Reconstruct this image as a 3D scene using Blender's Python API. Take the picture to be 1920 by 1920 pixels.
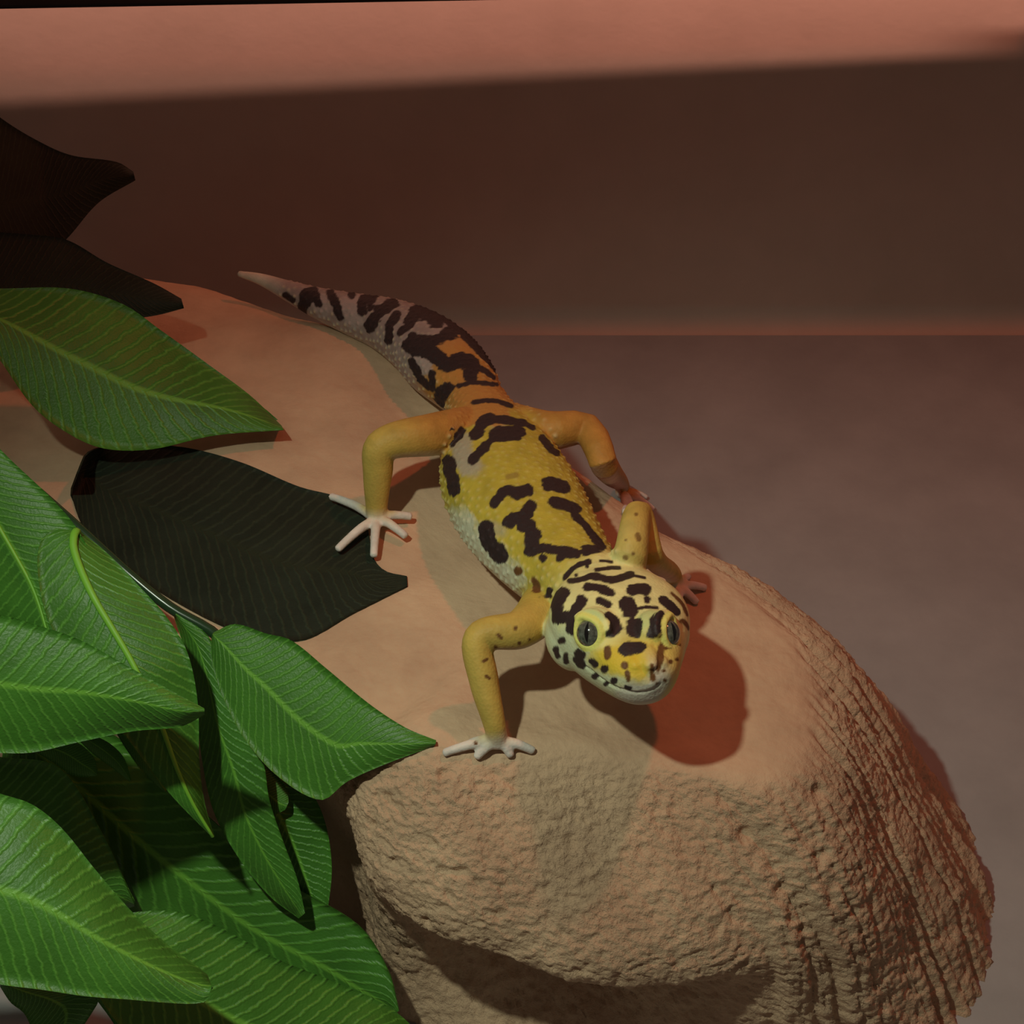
import bpy, bmesh, math, random
import numpy as np
from mathutils import Vector, Matrix
from mathutils.bvhtree import BVHTree

for o in list(bpy.data.objects):
    bpy.data.objects.remove(o)
scene = bpy.context.scene
COL = scene.collection
S = 0.01                      # everything below is written in centimetres
FPX = 2900.0                  # focal length in pixels of the 1920 frame
PITCH = math.radians(40)
CAM = np.array([0.0, 0.0, 26.0])
FWD = np.array([0, math.cos(PITCH), -math.sin(PITCH)])
RGT = np.array([1.0, 0, 0])
UPV = np.array([0, math.sin(PITCH), math.cos(PITCH)])

# ------------------------------------------------------------------ camera
cd = bpy.data.cameras.new('camera')
cam = bpy.data.objects.new('camera', cd)
COL.objects.link(cam)
cam.location = CAM * S
cam.rotation_euler = (math.radians(90) - PITCH, 0, 0)
cd.sensor_width = 36
cd.lens = FPX / 1920 * 36
cd.clip_start = 0.005
cd.clip_end = 20
scene.camera = cam

# ------------------------------------------------------------------ world, lamps, exposure
w = bpy.data.worlds.new('World')
scene.world = w
w.use_nodes = True
w.node_tree.nodes['Background'].inputs[0].default_value = (1.0, 0.80, 0.66, 1)
w.node_tree.nodes['Background'].inputs[1].default_value = 0.066
scene.view_settings.view_transform = 'Standard'
scene.view_settings.look = 'None'
scene.view_settings.gamma = 1
scene.view_settings.use_curve_mapping = False
scene.view_settings.exposure = 0.0

def spot(name, loc, target, power, color, radius, size, blend):
    l = bpy.data.lights.new(name, 'SPOT')
    l.energy = power; l.color = color; l.shadow_soft_size = radius * S
    l.spot_size = math.radians(size); l.spot_blend = blend
    o = bpy.data.objects.new(name, l); COL.objects.link(o)
    o.location = np.array(loc) * S
    o.rotation_euler = (Vector(target) - Vector(loc)).to_track_quat('-Z', 'Y').to_euler()
    return o

# the two lamps over the tank that the paired shadows under the head and limbs give away
spot('white_lamp_left_offscreen', (-8.5, 10.0, 31.0), (0.5, 15.0, 3.5), 1.45, (0.90, 1.0, 0.80), 0.5, 78, 1.0)
spot('red_heat_lamp_right_offscreen', (9.0, 25.0, 33.0), (1.0, 26.0, 0.0), 0.55, (1.0, 0.16, 0.06), 0.7, 110, 0.4)
# tube lamp in the lid above the back rail: it gives the bright band on the wall and the rail's shadow edge
l = bpy.data.lights.new('lid_tube_back_offscreen', 'AREA'); l.shape = 'RECTANGLE'; l.size = 0.56; l.size_y = 0.003
l.energy = 0.125; l.color = (1.0, 0.56, 0.43); l.spread = math.radians(50)
o = bpy.data.objects.new('lid_tube_back_offscreen', l); COL.objects.link(o)
o.location = (0, 0.3195, 0.22)
o.rotation_euler = Vector((0, 8.0, -8.6)).to_track_quat('-Z', 'Y').to_euler()

# ------------------------------------------------------------------ helpers
def raydir(u, v):
    return FWD + (u - 960) / FPX * RGT - (v - 960) / FPX * UPV
def at_d(u, v, d):
    return CAM + raydir(u, v) * d
def at_z(u, v, z):
    r = raydir(u, v)
    return CAM + r * ((z - CAM[2]) / r[2])
def project(p):
    q = np.asarray(p) - CAM
    d = q @ FWD
    return 960 + FPX * (q @ RGT) / d, 960 - FPX * (q @ UPV) / d, d

def new_mesh(name, verts, faces, mat=None, parent=None, smooth=True):
    me = bpy.data.meshes.new(name)
    me.from_pydata([tuple(float(c) * S for c in p) for p in verts], [], faces)
    me.update()
    if smooth:
        me.polygons.foreach_set('use_smooth', [True] * len(me.polygons))
    if mat: me.materials.append(mat)
    o = bpy.data.objects.new(name, me)
    COL.objects.link(o)
    if parent: o.parent = parent
    return o

def tag(o, label, cat, group=None):
    o['label'] = label; o['category'] = cat
    if group: o['group'] = group
    return o

def catmull(pts, n):
    """sample n points along a centripetal-ish Catmull-Rom through pts (any dimension)"""
    P = np.asarray(pts, float)
    if len(P) == 2:
        t = np.linspace(0, 1, n)[:, None]
        return P[0] * (1 - t) + P[1] * t
    d = np.linalg.norm(np.diff(P[:, :3] if P.shape[1] > 2 else P, axis=0), axis=1) + 1e-6
    T = np.concatenate([[0], np.cumsum(d)])
    tt = np.linspace(0, T[-1], n)
    M = np.zeros_like(P)                       # tangents (finite difference)
    for i in range(len(P)):
        a, b = max(i - 1, 0), min(i + 1, len(P) - 1)
        M[i] = (P[b] - P[a]) / (T[b] - T[a])
    k = np.clip(np.searchsorted(T, tt, side='right') - 1, 0, len(P) - 2)
    h = d[k]; x = ((tt - T[k]) / h)[:, None]; h = h[:, None]
    return ((2*x**3 - 3*x**2 + 1) * P[k] + (x**3 - 2*x**2 + x) * h * M[k]
            + (-2*x**3 + 3*x**2) * P[k+1] + (x**3 - x**2) * h * M[k+1])

_rng = np.random.RandomState(7)
_perm = _rng.permutation(256)
_perm = np.concatenate([_perm, _perm, _perm])
_grad = _rng.normal(size=(256, 3)); _grad /= np.linalg.norm(_grad, axis=1)[:, None]
def perlin(p):
    p = np.asarray(p, float)
    i = np.floor(p).astype(int); f = p - i
    i &= 255
    u = f*f*f*(f*(f*6 - 15) + 10)
    out = 0
    for dx in (0, 1):
        for dy in (0, 1):
            for dz in (0, 1):
                h = _perm[_perm[_perm[(i[:, 0]+dx) & 255] + ((i[:, 1]+dy) & 255)] + ((i[:, 2]+dz) & 255)]
                g = _grad[h]
                dot = (g * (f - np.array([dx, dy, dz]))).sum(1)
                wgt = ((u[:, 0] if dx else 1-u[:, 0]) * (u[:, 1] if dy else 1-u[:, 1]) * (u[:, 2] if dz else 1-u[:, 2]))
                out = out + wgt * dot
    return out * 1.6
def fbm(p, octaves=4, gain=0.5):
    a, s, out = 1.0, 1.0, 0
    for _ in range(octaves):
        out = out + a * perlin(p * s + 17.3 * s)
        a *= gain; s *= 2.03
    return out
def sstep(a, b, x):
    t = np.clip((x - a) / (b - a), 0, 1)
    return t*t*(3 - 2*t)

# ------------------------------------------------------------------ materials
def mat_new(name):
    m = bpy.data.materials.new(name); m.use_nodes = True
    nt = m.node_tree
    return m, nt, nt.nodes['Principled BSDF']
def N(nt, typ, **kw):
    n = nt.nodes.new(typ)
    for k, v in kw.items():
        setattr(n, k, v)
    return n
def noise_node(nt, scale, detail=4, rough=0.55, coord=None, vec_scale=None):
    n = N(nt, 'ShaderNodeTexNoise')
    n.inputs['Scale'].default_value = scale
    n.inputs['Detail'].default_value = detail
    n.inputs['Roughness'].default_value = rough
    if coord is not None:
        nt.links.new(coord, n.inputs['Vector'])
    return n
def ramp(nt, src, stops):
    r = N(nt, 'ShaderNodeValToRGB')
    e = r.color_ramp.elements
    while len(e) < len(stops): e.new(0.5)
    for k, (p, c) in enumerate(stops):
        e[k].position = p; e[k].color = (*c, 1)
    nt.links.new(src, r.inputs[0])
    return r

def surface_mat(name, stops, scale, bumps, rough=0.9, spec=0.2):
    m, nt, b = mat_new(name)
    tc = N(nt, 'ShaderNodeTexCoord')
    n = noise_node(nt, scale, 6, 0.6, tc.outputs['Object'])
    r = ramp(nt, n.outputs['Fac'], stops)
    nt.links.new(r.outputs[0], b.inputs['Base Color'])
    b.inputs['Roughness'].default_value = rough
    b.inputs['Specular IOR Level'].default_value = spec
    prev = None
    for sc, dist, strength in bumps:
        nn = noise_node(nt, sc, 5, 0.65, tc.outputs['Object'])
        bp = N(nt, 'ShaderNodeBump')
        bp.inputs['Strength'].default_value = strength
        bp.inputs['Distance'].default_value = dist * S
        nt.links.new(nn.outputs['Fac'], bp.inputs['Height'])
        if prev: nt.links.new(prev.outputs[0], bp.inputs['Normal'])
        prev = bp
    if prev: nt.links.new(prev.outputs[0], b.inputs['Normal'])
    return m

M_ROCK = surface_mat('sandy_rock', [(0.3, (0.50, 0.33, 0.215)), (0.7, (0.66, 0.46, 0.30))], 60,
                     [(220, 0.05, 0.5), (650, 0.08, 0.5), (1700, 0.022, 0.5)], 0.95, 0.15)
def roughen(m):
    nt = m.node_tree
    a = N(nt, 'ShaderNodeAttribute'); a.attribute_name = 'rough'
    for n in [n for n in nt.nodes if n.type == 'BUMP']:
        k = N(nt, 'ShaderNodeMath', operation='MULTIPLY_ADD'); nt.links.new(a.outputs['Fac'], k.inputs[0])
        k.inputs[1].default_value = 0.75; k.inputs[2].default_value = 0.22
        nt.links.new(k.outputs[0], n.inputs['Strength'])
roughen(M_ROCK)
M_FLOOR = surface_mat('floor_liner', [(0.3, (0.32, 0.315, 0.315)), (0.7, (0.39, 0.385, 0.385))], 40,
                      [(60, 0.08, 0.3), (500, 0.02, 0.2)], 0.85, 0.3)
M_WALL = surface_mat('wall_panel', [(0.3, (0.60, 0.45, 0.375)), (0.7, (0.68, 0.51, 0.43))], 30,
                     [(35, 0.12, 0.35), (500, 0.02, 0.2)], 0.85, 0.2)
M_RAIL = surface_mat('dark_rail', [(0.3, (0.02, 0.015, 0.014)), (0.7, (0.03, 0.022, 0.02))], 60, [(300, 0.02, 0.2)], 0.6, 0.3)

# ------------------------------------------------------------------ setting
def box(name, x0, x1, y0, y1, z0, z1, mat, bevel=0.0):
    bm = bmesh.new()
    bmesh.ops.create_cube(bm, size=1)
    for vtx in bm.verts:
        vtx.co = Vector(((x0+x1)/2 + vtx.co.x*(x1-x0), (y0+y1)/2 + vtx.co.y*(y1-y0), (z0+z1)/2 + vtx.co.z*(z1-z0))) * S
    if bevel:
        bmesh.ops.bevel(bm, geom=bm.edges[:], offset=bevel*S, segments=2, affect='EDGES')
    me = bpy.data.meshes.new(name); bm.to_mesh(me); bm.free()
    me.materials.append(mat)
    o = bpy.data.objects.new(name, me); COL.objects.link(o)
    return o
WALL_Y = 40.0
fl = box('floor', -32, 32, -4, WALL_Y, -0.6, 0, M_FLOOR); fl['kind'] = 'structure'
def cove_wall():
    R_ = 0.7
    prof = [(WALL_Y+0.6, 18), (WALL_Y, 18)]
    for k in range(25):
        a = math.pi/2*k/24
        prof.append((WALL_Y - R_ + R_*math.cos(a), R_ - R_*math.sin(a) + 0.01))
    prof += [(WALL_Y-R_, -0.3), (WALL_Y+0.6, -0.3)]
    n = len(prof); V = [(x, y, z) for x in (-32, 32) for y, z in prof]
    F = [(k, (k+1) % n, n+(k+1) % n, n+k) for k in range(n)] + [tuple(range(n))[::-1], tuple(range(n, 2*n))]
    o = new_mesh('wall_back', V, F, M_WALL, smooth=False); o['kind'] = 'structure'
    return o
wb = cove_wall()
# lid rail in front of the back wall, slightly askew, plus an added unseen block that steps its shadow
rail = box('trim_1', -32, 32, -1.3, 1.3, -0.06, 1.5, M_RAIL, 0.12); rail['kind'] = 'structure'
rail.location = (0, 35.3*S, 12.5*S)
rail.rotation_euler = (0, math.radians(-0.85), math.radians(0.5))
clip = box('added_shadow_block', 12.5, 30.0, 0.3, 1.3, 1.4, 1.95, M_RAIL, 0.2); clip.parent = rail  # invented block out of view, lifts the rail's shadow edge at the right

# ------------------------------------------------------------------ rock
RC = np.array([0.0, 21.0])
#  theta: (rim r, rim z), (lip r, lip z), (under r, under z), floor r
RK = [(-127, 4.1, 5.85, 4.9, 4.85, 4.4, 3.0, 4.5),
      (-119, 4.0, 6.10, 5.40, 4.60, 4.9, 2.6, 5.2),
      (-109, 4.0, 6.30, 5.75, 4.15, 4.9, 2.4, 5.3),
      (-101, 3.95, 6.26, 5.9, 3.95, 4.2, 2.6, 5.6),
      (-90, 3.9, 6.20, 6.0, 3.75, 4.0, 2.5, 5.9),
      (-72, 4.0, 6.10, 6.5, 3.40, 4.5, 2.2, 6.3),
      (-64, 4.4, 6.0, 6.8, 3.40, 5.6, 2.1, 6.8),
      (-54, 4.9, 5.90, 7.2, 3.50, 7.3, 1.9, 7.6),
      (-40, 6.1, 5.60, 8.0, 3.10, 8.6, 1.3, 9.3),
      (-20, 5.8, 5.55, 7.7, 3.4, 9.0, 1.4, 10.0),
      (0, 5.1, 5.60, 6.9, 4.1, 8.3, 2.0, 9.5),
      (20, 4.2, 5.70, 5.6, 4.6, 6.8, 2.4, 8.0),
      (50, 3.5, 5.90, 4.6, 4.9, 5.4, 2.6, 6.2),
      (90, 5.1, 6.05, 6.2, 5.0, 7.0, 2.6, 7.8),
      (108, 8.4, 6.15, 9.6, 5.0, 10.6, 2.6, 11.4),
      (116, 10.8, 6.05, 12.2, 4.9, 13.0, 2.6, 13.8),
      (124, 13.6, 5.90, 15.0, 4.8, 15.8, 2.4, 16.4),
      (132, 16.2, 5.70, 17.6, 4.6, 18.4, 2.4, 19.0),
      (148, 15.6, 5.60, 17.0, 4.4, 17.8, 2.4, 18.4),
      (167, 12.6, 5.60, 14.0, 4.4, 15.0, 2.4, 15.8),
      (185, 8.0, 5.70, 9.2, 4.6, 9.8, 2.4, 10.2),
      (203, 4.5, 6.0, 5.2, 5.1, 5.2, 2.6, 5.4),
      (220, 3.8, 5.95, 4.5, 5.1, 4.3, 2.8, 4.2)]
def make_rock():
    nt_, ns = 1000, 360
    keys = np.array([k[0] for k in RK], float); vals = np.array([k[1:] for k in RK])
    kk = np.concatenate([keys - 360, keys, keys + 360]); vv = np.concatenate([vals]*3)
    th = np.linspace(-127, 233, nt_, endpoint=False)
    # cubic (finite difference tangents) periodic interpolation
    i = np.clip(np.searchsorted(kk, th, side='right') - 1, 1, len(kk) - 3)
    h = (kk[i+1] - kk[i])[:, None]; x = ((th - kk[i]) / (kk[i+1] - kk[i]))[:, None]
    m0 = (vv[i+1] - vv[i-1]) / (kk[i+1] - kk[i-1])[:, None]; m1 = (vv[i+2] - vv[i]) / (kk[i+2] - kk[i])[:, None]
    V = ((2*x**3-3*x**2+1)*vv[i] + (x**3-2*x**2+x)*h*m0 + (-2*x**3+3*x**2)*vv[i+1] + (x**3-x**2)*h*m1)
    rim_r, rim_z, lip_r, lip_z, un_r, un_z, fl_r = V.T
    one = np.ones(nt_)
    Pr = np.stack([0*one, 0.33*rim_r, 0.7*rim_r, rim_r, lip_r, un_r, fl_r])
    Pz = np.stack([6.15*one, 6.15*one, 0.6*rim_z + 0.4*6.15, rim_z, lip_z, un_z, -0.05*one])
    K = Pr.shape[0]
    share = np.array([0.10, 0.14, 0.16, 0.30, 0.16, 0.14]); cum = np.concatenate([[0], np.cumsum(share)])
    s = np.linspace(0.012, 1, ns)
    R = np.zeros((ns, nt_)); Z = np.zeros((ns, nt_))
    for a, sv in enumerate(s):
        k = min(int(np.searchsorted(cum, sv, side='right') - 1), K - 2)
        x = (sv - cum[k]) / share[k]
        for A, P in ((R, Pr), (Z, Pz)):
            p0, p1 = P[k], P[k+1]
            hm = cum[k+1]-cum[k]
            a0, b0 = max(k-1, 0), k+1
            a1, b1 = k, min(k+2, K-1)
            t0 = (P[b0]-P[a0])/(cum[b0]-cum[a0])*hm; t1 = (P[b1]-P[a1])/(cum[b1]-cum[a1])*hm
            A[a] = (2*x**3-3*x**2+1)*p0 + (x**3-2*x**2+x)*t0 + (-2*x**3+3*x**2)*p1 + (x**3-x**2)*t1
    ta = np.radians(th)[None, :]
    X = RC[0] + R*np.cos(ta); Y = RC[1] + R*np.sin(ta)
    V3 = np.stack([X, Y, Z], -1)
    def normals(V3):
        du = np.roll(V3, -1, 1) - np.roll(V3, 1, 1)
        dv = np.gradient(V3, axis=0)
        n = np.cross(dv, du); n /= np.linalg.norm(n, axis=-1, keepdims=True) + 1e-9
        n[n[..., 2].mean() < 0] *= 1
        return n
    n = normals(V3)
    if n[5:60, :, 2].mean() < 0: n = -n
    P = V3.reshape(-1, 3); n = n.reshape(-1, 3)
    SS = np.repeat(s[:, None], nt_, 1).ravel(); TH = np.repeat(th[None, :], ns, 0).ravel()
    TH = np.where(TH > 180, TH - 360, TH)
    rimmask = sstep(0.33, 0.47, SS)
    front = rimmask * sstep(-150, -125, TH) * (1 - sstep(-45, -25, TH))
    right = sstep(0.36, 0.46, SS) * sstep(-62, -42, TH) * (1 - sstep(20, 45, TH))
    d = 0.16*perlin(P*0.33) * sstep(0.05, 0.3, SS) + 0.05*perlin(P*0.9)
    d += 0.012*fbm(P*4.0, 3)                                          # plateau grain
    warp = np.stack([perlin(P*1.3), perlin(P*1.3+9.1), perlin(P*1.3+31.7)], -1)
    ridge = 1 - np.abs(fbm(P*2.3 + warp*0.35, 3, 0.6))
    crumb = fbm(P*np.array([5.0, 6.0, 8.0]) + warp*0.8, 4, 0.7)
    pits = np.clip(perlin(P*3.1 + 5.0) - 0.42, 0, 1)
    d += front * (0.045*(ridge - 0.6) + 0.034*crumb - 0.24*pits)
    # grooves running down the right flank
    q = 0.66*P[:, 0] + 0.75*P[:, 1] + 0.05*warp[:, 0] + 0.02*perlin(P*4.0)
    zero = np.zeros_like(q)
    g1 = perlin(np.stack([q*1.25, zero+3.3, P[:, 2]*0.07], -1)); g2 = perlin(np.stack([q*2.9, zero+8.1, P[:, 2]*0.16], -1))
    groove = -np.clip(0.24-np.abs(g1), 0, 1)*1.0 - np.clip(0.16-np.abs(g2), 0, 1)*0.45
    d += right * (groove + 0.06 + 0.034*fbm(P*5.5, 4, 0.7))
    under = sstep(0.72, 0.86, SS)
    d += under * 0.05*fbm(P*1.7, 3)
    P = P + n * d[:, None]
    # small chip in the front shoulder
    for (u, v), rad, dep in (((1408, 1566), 0.17, 0.16), ((1545, 1482), 0.16, 0.14)):
        c = at_z(u, v, 5.5)
        j = np.argmin(np.linalg.norm(P - c, axis=1)); c = P[j]
        dist = np.linalg.norm((P - c)*np.array([1, 1, 1]), axis=1)
        P -= n * (dep * np.clip(1 - dist/rad, 0, 1)**0.6)[:, None]
    faces = []
    for a in range(ns - 1):
        b0 = a*nt_; b1 = (a+1)*nt_
        for c in range(nt_):
            c2 = (c+1) % nt_
            faces.append((b0+c, b1+c, b1+c2, b0+c2))
    top = len(P); P = np.vstack([P, [[RC[0], RC[1], P[:nt_, 2].mean()]]])
    for c in range(nt_): faces.append((top, c, (c+1) % nt_))
    faces.append(tuple(range((ns-1)*nt_, ns*nt_))[::-1])
    return P, faces, np.append(np.clip(front+right, 0, 1), 0.0)
RP, RF, RR = make_rock()
rock = new_mesh('rock_hide', RP, RF, M_ROCK)
ra = rock.data.attributes.new('rough', 'FLOAT', 'POINT'); ra.data.foreach_set('value', RR.astype(np.float32))
tag(rock, 'large sandy tan rock hide with rough undercut front and grooved flank', 'rock')
ROCK_BVH = BVHTree.FromPolygons([Vector(p) for p in RP], RF)
def rock_hit(u, v, lift=0.0):
    r = raydir(u, v); r = r/np.linalg.norm(r)
    h = ROCK_BVH.ray_cast(Vector(CAM), Vector(r))
    if h[0] is None:
        return at_z(u, v, lift)
    return np.array(h[0]) + np.array([0, 0, lift])
def rock_z(x, y):
    h = ROCK_BVH.ray_cast(Vector((x, y, 20)), Vector((0, 0, -1)))
    return h[0].z if h[0] is not None else 0.0

# ------------------------------------------------------------------ gecko
class Soup:
    def __init__(self): self.v = []; self.f = []
    def tube(self, C, RW, RH, up=None, seg=32, power=2.0, RB=None):
        """closed loft through centres C with half widths RW and half heights RH (RB below)"""
        C = np.asarray(C, float); n = len(C)
        T = np.gradient(C, axis=0); T /= np.linalg.norm(T, axis=1)[:, None]
        base = len(self.v)
        pt = isinstance(up, str)
        cur = np.array([0, 0, 1.0])
        if pt and abs(T[0][2]) > .9: cur = np.array([0, 1.0, 0])
        for i in range(n):
            if pt:
                cur = cur - T[i]*(cur@T[i]); cur = cur/np.linalg.norm(cur); u_ = cur
            else:
                u_ = np.array([0, 0, 1.0]) if up is None else np.asarray(up, float)
            side = np.cross(T[i], u_)
            if np.linalg.norm(side) < 1e-3: side = np.array([1.0, 0, 0])
            side /= np.linalg.norm(side)
            upv = np.cross(side, T[i])
            for k in range(seg):
                a = 2*math.pi*k/seg
                ca, sa = math.cos(a), math.sin(a)
                x = math.copysign(abs(ca)**(2/power), ca)*RW[i]
                hh = RH[i] if sa >= 0 or RB is None else RB[i]
                y = math.copysign(abs(sa)**(2/power), sa)*hh
                self.v.append(C[i] + side*x + upv*y)
        for i in range(n-1):
            for k in range(seg):
                k2 = (k+1) % seg
                self.f.append((base+i*seg+k, base+i*seg+k2, base+(i+1)*seg+k2, base+(i+1)*seg+k))
        self.v.append(C[0] - T[0]*RW[0]*0.4); a = len(self.v)-1
        self.v.append(C[-1] + T[-1]*RW[-1]*0.4); b = len(self.v)-1
        for k in range(seg):
            k2 = (k+1) % seg
            self.f.append((a, base+k2, base+k))
            self.f.append((b, base+(n-1)*seg+k, base+(n-1)*seg+k2))
    def ellipsoid(self, c, axes, radii, nu=24, nv=14):
        base = len(self.v)
        A = [np.asarray(a, float) for a in axes]
        rings = []
        for j in range(1, nv):
            ph = math.pi*j/nv
            for k in range(nu):
                a = 2*math.pi*k/nu
                self.v.append(np.asarray(c) + A[0]*radii[0]*math.sin(ph)*math.cos(a)
                              + A[1]*radii[1]*math.sin(ph)*math.sin(a) + A[2]*radii[2]*math.cos(ph))
        self.v.append(np.asarray(c)+A[2]*radii[2]); t = len(self.v)-1
        self.v.append(np.asarray(c)-A[2]*radii[2]); bt = len(self.v)-1
        for j in range(nv-2):
            for k in range(nu):
                k2 = (k+1) % nu
                self.f.append((base+j*nu+k, base+(j+1)*nu+k, base+(j+1)*nu+k2, base+j*nu+k2))
        for k in range(nu):
            k2 = (k+1) % nu
            self.f.append((t, base+k, base+k2))
            self.f.append((bt, base+(nv-2)*nu+k2, base+(nv-2)*nu+k))

SK = []          # skeleton segments for base colouring: p0, p1, r0, r1, c0, c1
def skel(C, R, cols):
    C = np.asarray(C); R = np.asarray(R); cols = np.asarray(cols, float)
    for i in range(len(C)-1):
        SK.append((C[i], C[i+1], R[i], R[i+1], cols[i], cols[i+1]))

C_YEL = (0.50, 0.405, 0.050); C_ORA = (0.50, 0.25, 0.055); C_GREY = (0.34, 0.275, 0.25); C_HEAD = (0.78, 0.74, 0.33)
C_LIMB = (0.54, 0.38, 0.085); C_TOE = (0.74, 0.68, 0.62); C_DARK = (0.035, 0.022, 0.022); C_BROWN = (0.15, 0.065, 0.02)
C_PALE = (0.66, 0.63, 0.50); C_SNOUT = (0.68, 0.52, 0.075)

sp = Soup()
# spine: px u, px v, height z, half width, half height, colour
SPINE = [(447, 513, 6.75, .07, .07, C_PALE), (490, 524, 6.65, .14, .14, C_PALE), (545, 547, 6.55, .25, .24, C_GREY),
         (602, 570, 6.50, .38, .36, C_GREY), (668, 591, 6.55, .52, .48, C_GREY), (728, 610, 6.62, .66, .58, C_GREY),
         (785, 640, 6.74, .80, .68, C_GREY), (830, 680, 6.84, .87, .72, C_GREY), (866, 717, 6.92, .76, .64, C_ORA),
         (890, 750, 7.00, .62, .54, C_ORA), (908, 790, 7.08, .74, .60, C_ORA), (930, 850, 7.16, 1.10, .76, C_YEL),
         (951, 908, 7.24, 1.27, .84, C_YEL), (983, 968, 7.32, 1.25, .84, C_YEL), (1021, 1022, 7.43, 1.10, .80, C_YEL),
         (1060, 1068, 7.60, .93, .72, C_YEL), (1100, 1102, 7.84, .80, .66, C_YEL), (1135, 1124, 8.0, .82, .62, C_HEAD)]
A = np.array([list(at_z(u, v, z)) + [wd, ht] for u, v, z, wd, ht, c in SPINE])
A2 = catmull(A, 110)
sp.tube(A2[:, :3], A2[:, 3], A2[:, 4], seg=44, power=2.15)
skel(A[:, :3], (A[:, 3]+A[:, 4])/2, [s_[5] for s_ in SPINE])

# head frame
NOSE = at_d(1221, 1280, 23.95)
HD = np.array([0.20, -0.955, 0.21]); HD /= np.linalg.norm(HD)
HL = np.cross(HD, [0, 0, 1.0]); HL /= np.linalg.norm(HL); HL = -HL if HL[0] < 0 else HL   # towards +x
HU = np.cross(HL, HD); HU = -HU if HU[2] < 0 else HU
ROLL = math.radians(-3)
HL, HU = HL*math.cos(ROLL)+HU*math.sin(ROLL), HU*math.cos(ROLL)-HL*math.sin(ROLL)
HLEN = 2.75
HB = NOSE - HD*HLEN
def head(t, x, z): return HB + HD*(t*HLEN) + HL*x + HU*z
HS = [(-.20, .66, .50, .62), (-.05, .82, .55, .72), (.10, 1.03, .62, .84), (.24, 1.16, .66, .92), (.38, 1.15, .67, .94),
      (.52, 1.03, .63, .90), (.64, .88, .55, .84), (.75, .73, .46, .76), (.85, .60, .37, .66), (.93, .47, .28, .54),
      (.98, .32, .18, .38), (1.0, .17, .10, .20)]
HS2 = catmull(np.array([(t*HLEN, a, b, c) for t, a, b, c in HS]), 60)
Hc = np.array([HB + HD*r[0] for r in HS2])
sp.tube(Hc, HS2[:, 1], HS2[:, 2], up=HU, seg=56, power=2.25, RB=HS2[:, 3])
skel([head(-.05, 0, 0), head(.35, 0, 0), head(.6, 0, 0), head(.8, 0, 0), head(1, 0, 0)], [.75, .9, .75, .55, .3],
     [C_HEAD, C_HEAD, C_HEAD, C_SNOUT, C_PALE])
# snout ridge, nostril swellings, brows, jowls
sp.ellipsoid(head(.80, 0, .26), (HD, HL, HU), (.55, .22, .16))
for s_ in (-1, 1):
    sp.ellipsoid(head(.915, .20*s_, .20), (HD, HL, HU), (.15, .13, .12))
    sp.ellipsoid(head(.28, .80*s_, -.30), (HD, HL, HU), (.66, .42, .52))
EYES = []
_hb = BVHTree.FromPolygons([Vector(p) for p in sp.v], sp.f)
for s_, (u, v), ev in ((-1, (1106, 1187), (-.62, .52, .44)), (1, (1252, 1187), (.66, .48, .46))):
    r = raydir(u, v); r = r/np.linalg.norm(r)
    SP = np.array(_hb.ray_cast(Vector(CAM), Vector(r))[0])
    e = HL*ev[0] + HD*ev[1] + HU*ev[2]; e /= np.linalg.norm(e)
    ax = np.cross(HU, e); ax /= np.linalg.norm(ax); ay = np.cross(e, ax)
    sp.ellipsoid(SP - e*.22, (ax, ay, e), (.46, .43, .29))
    ring = []
    back = 1.0 if (ax@HD) < 0 else -1.0
    a0 = math.radians(40) if back > 0 else math.radians(140)
    for k in range(49):
        a = 2*math.pi*k/48
        da = math.atan2(math.sin(a-a0), math.cos(a-a0))
        rad = .23*(1 + .30*math.exp(-(da/.38)**2))
        ring.append(SP + e*(.045 + .03*math.sin(a)) + ax*rad*math.cos(a) + ay*rad*.97*math.sin(a))
    rr = np.full(49, .056)
    sp.tube(ring, rr, rr, up=e, seg=12)
    arc = np.linspace(.12*math.pi, .88*math.pi, 14)
    sp.tube([SP - e*.0 + ax*.34*math.cos(a) + ay*.33*math.sin(a) for a in arc], np.full(14, .07), np.full(14, .06), up=e, seg=10)
    EYES.append((SP, e, ax, ay, ring))

# limbs
def limb(pts, cols, flat=1.0):
    A = np.array([list(p)+[r] for p, r in pts])
    B = catmull(A, 50)
    sp.tube(B[:, :3], B[:, 3], B[:, 3]*flat, up='pt', seg=22)
    skel(A[:, :3], A[:, 3], cols)
def toe(p0, uv, r0=.105, r1=.075, lift=.05, arch=.10, zoff=0.0):
    """toe from p0 to the point of the ground seen at pixel uv"""
    g = rock_hit(*uv); tip = g + np.array([0, 0, lift+zoff])
    p0 = np.asarray(p0)
    m1 = p0*.62 + tip*.38 + np.array([0, 0, arch]); m2 = p0*.22 + tip*.78 + np.array([0, 0, arch*.55])
    B = catmull(np.array([list(p0)+[r0], list(m1)+[r0*.86], list(m2)+[r1*1.05], list(tip)+[r1]]), 18)
    sp.tube(B[:, :3], B[:, 3], B[:, 3], up='pt', seg=14)
    skel([p0, tip], [r0, r1], [C_TOE, C_TOE])

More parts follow.
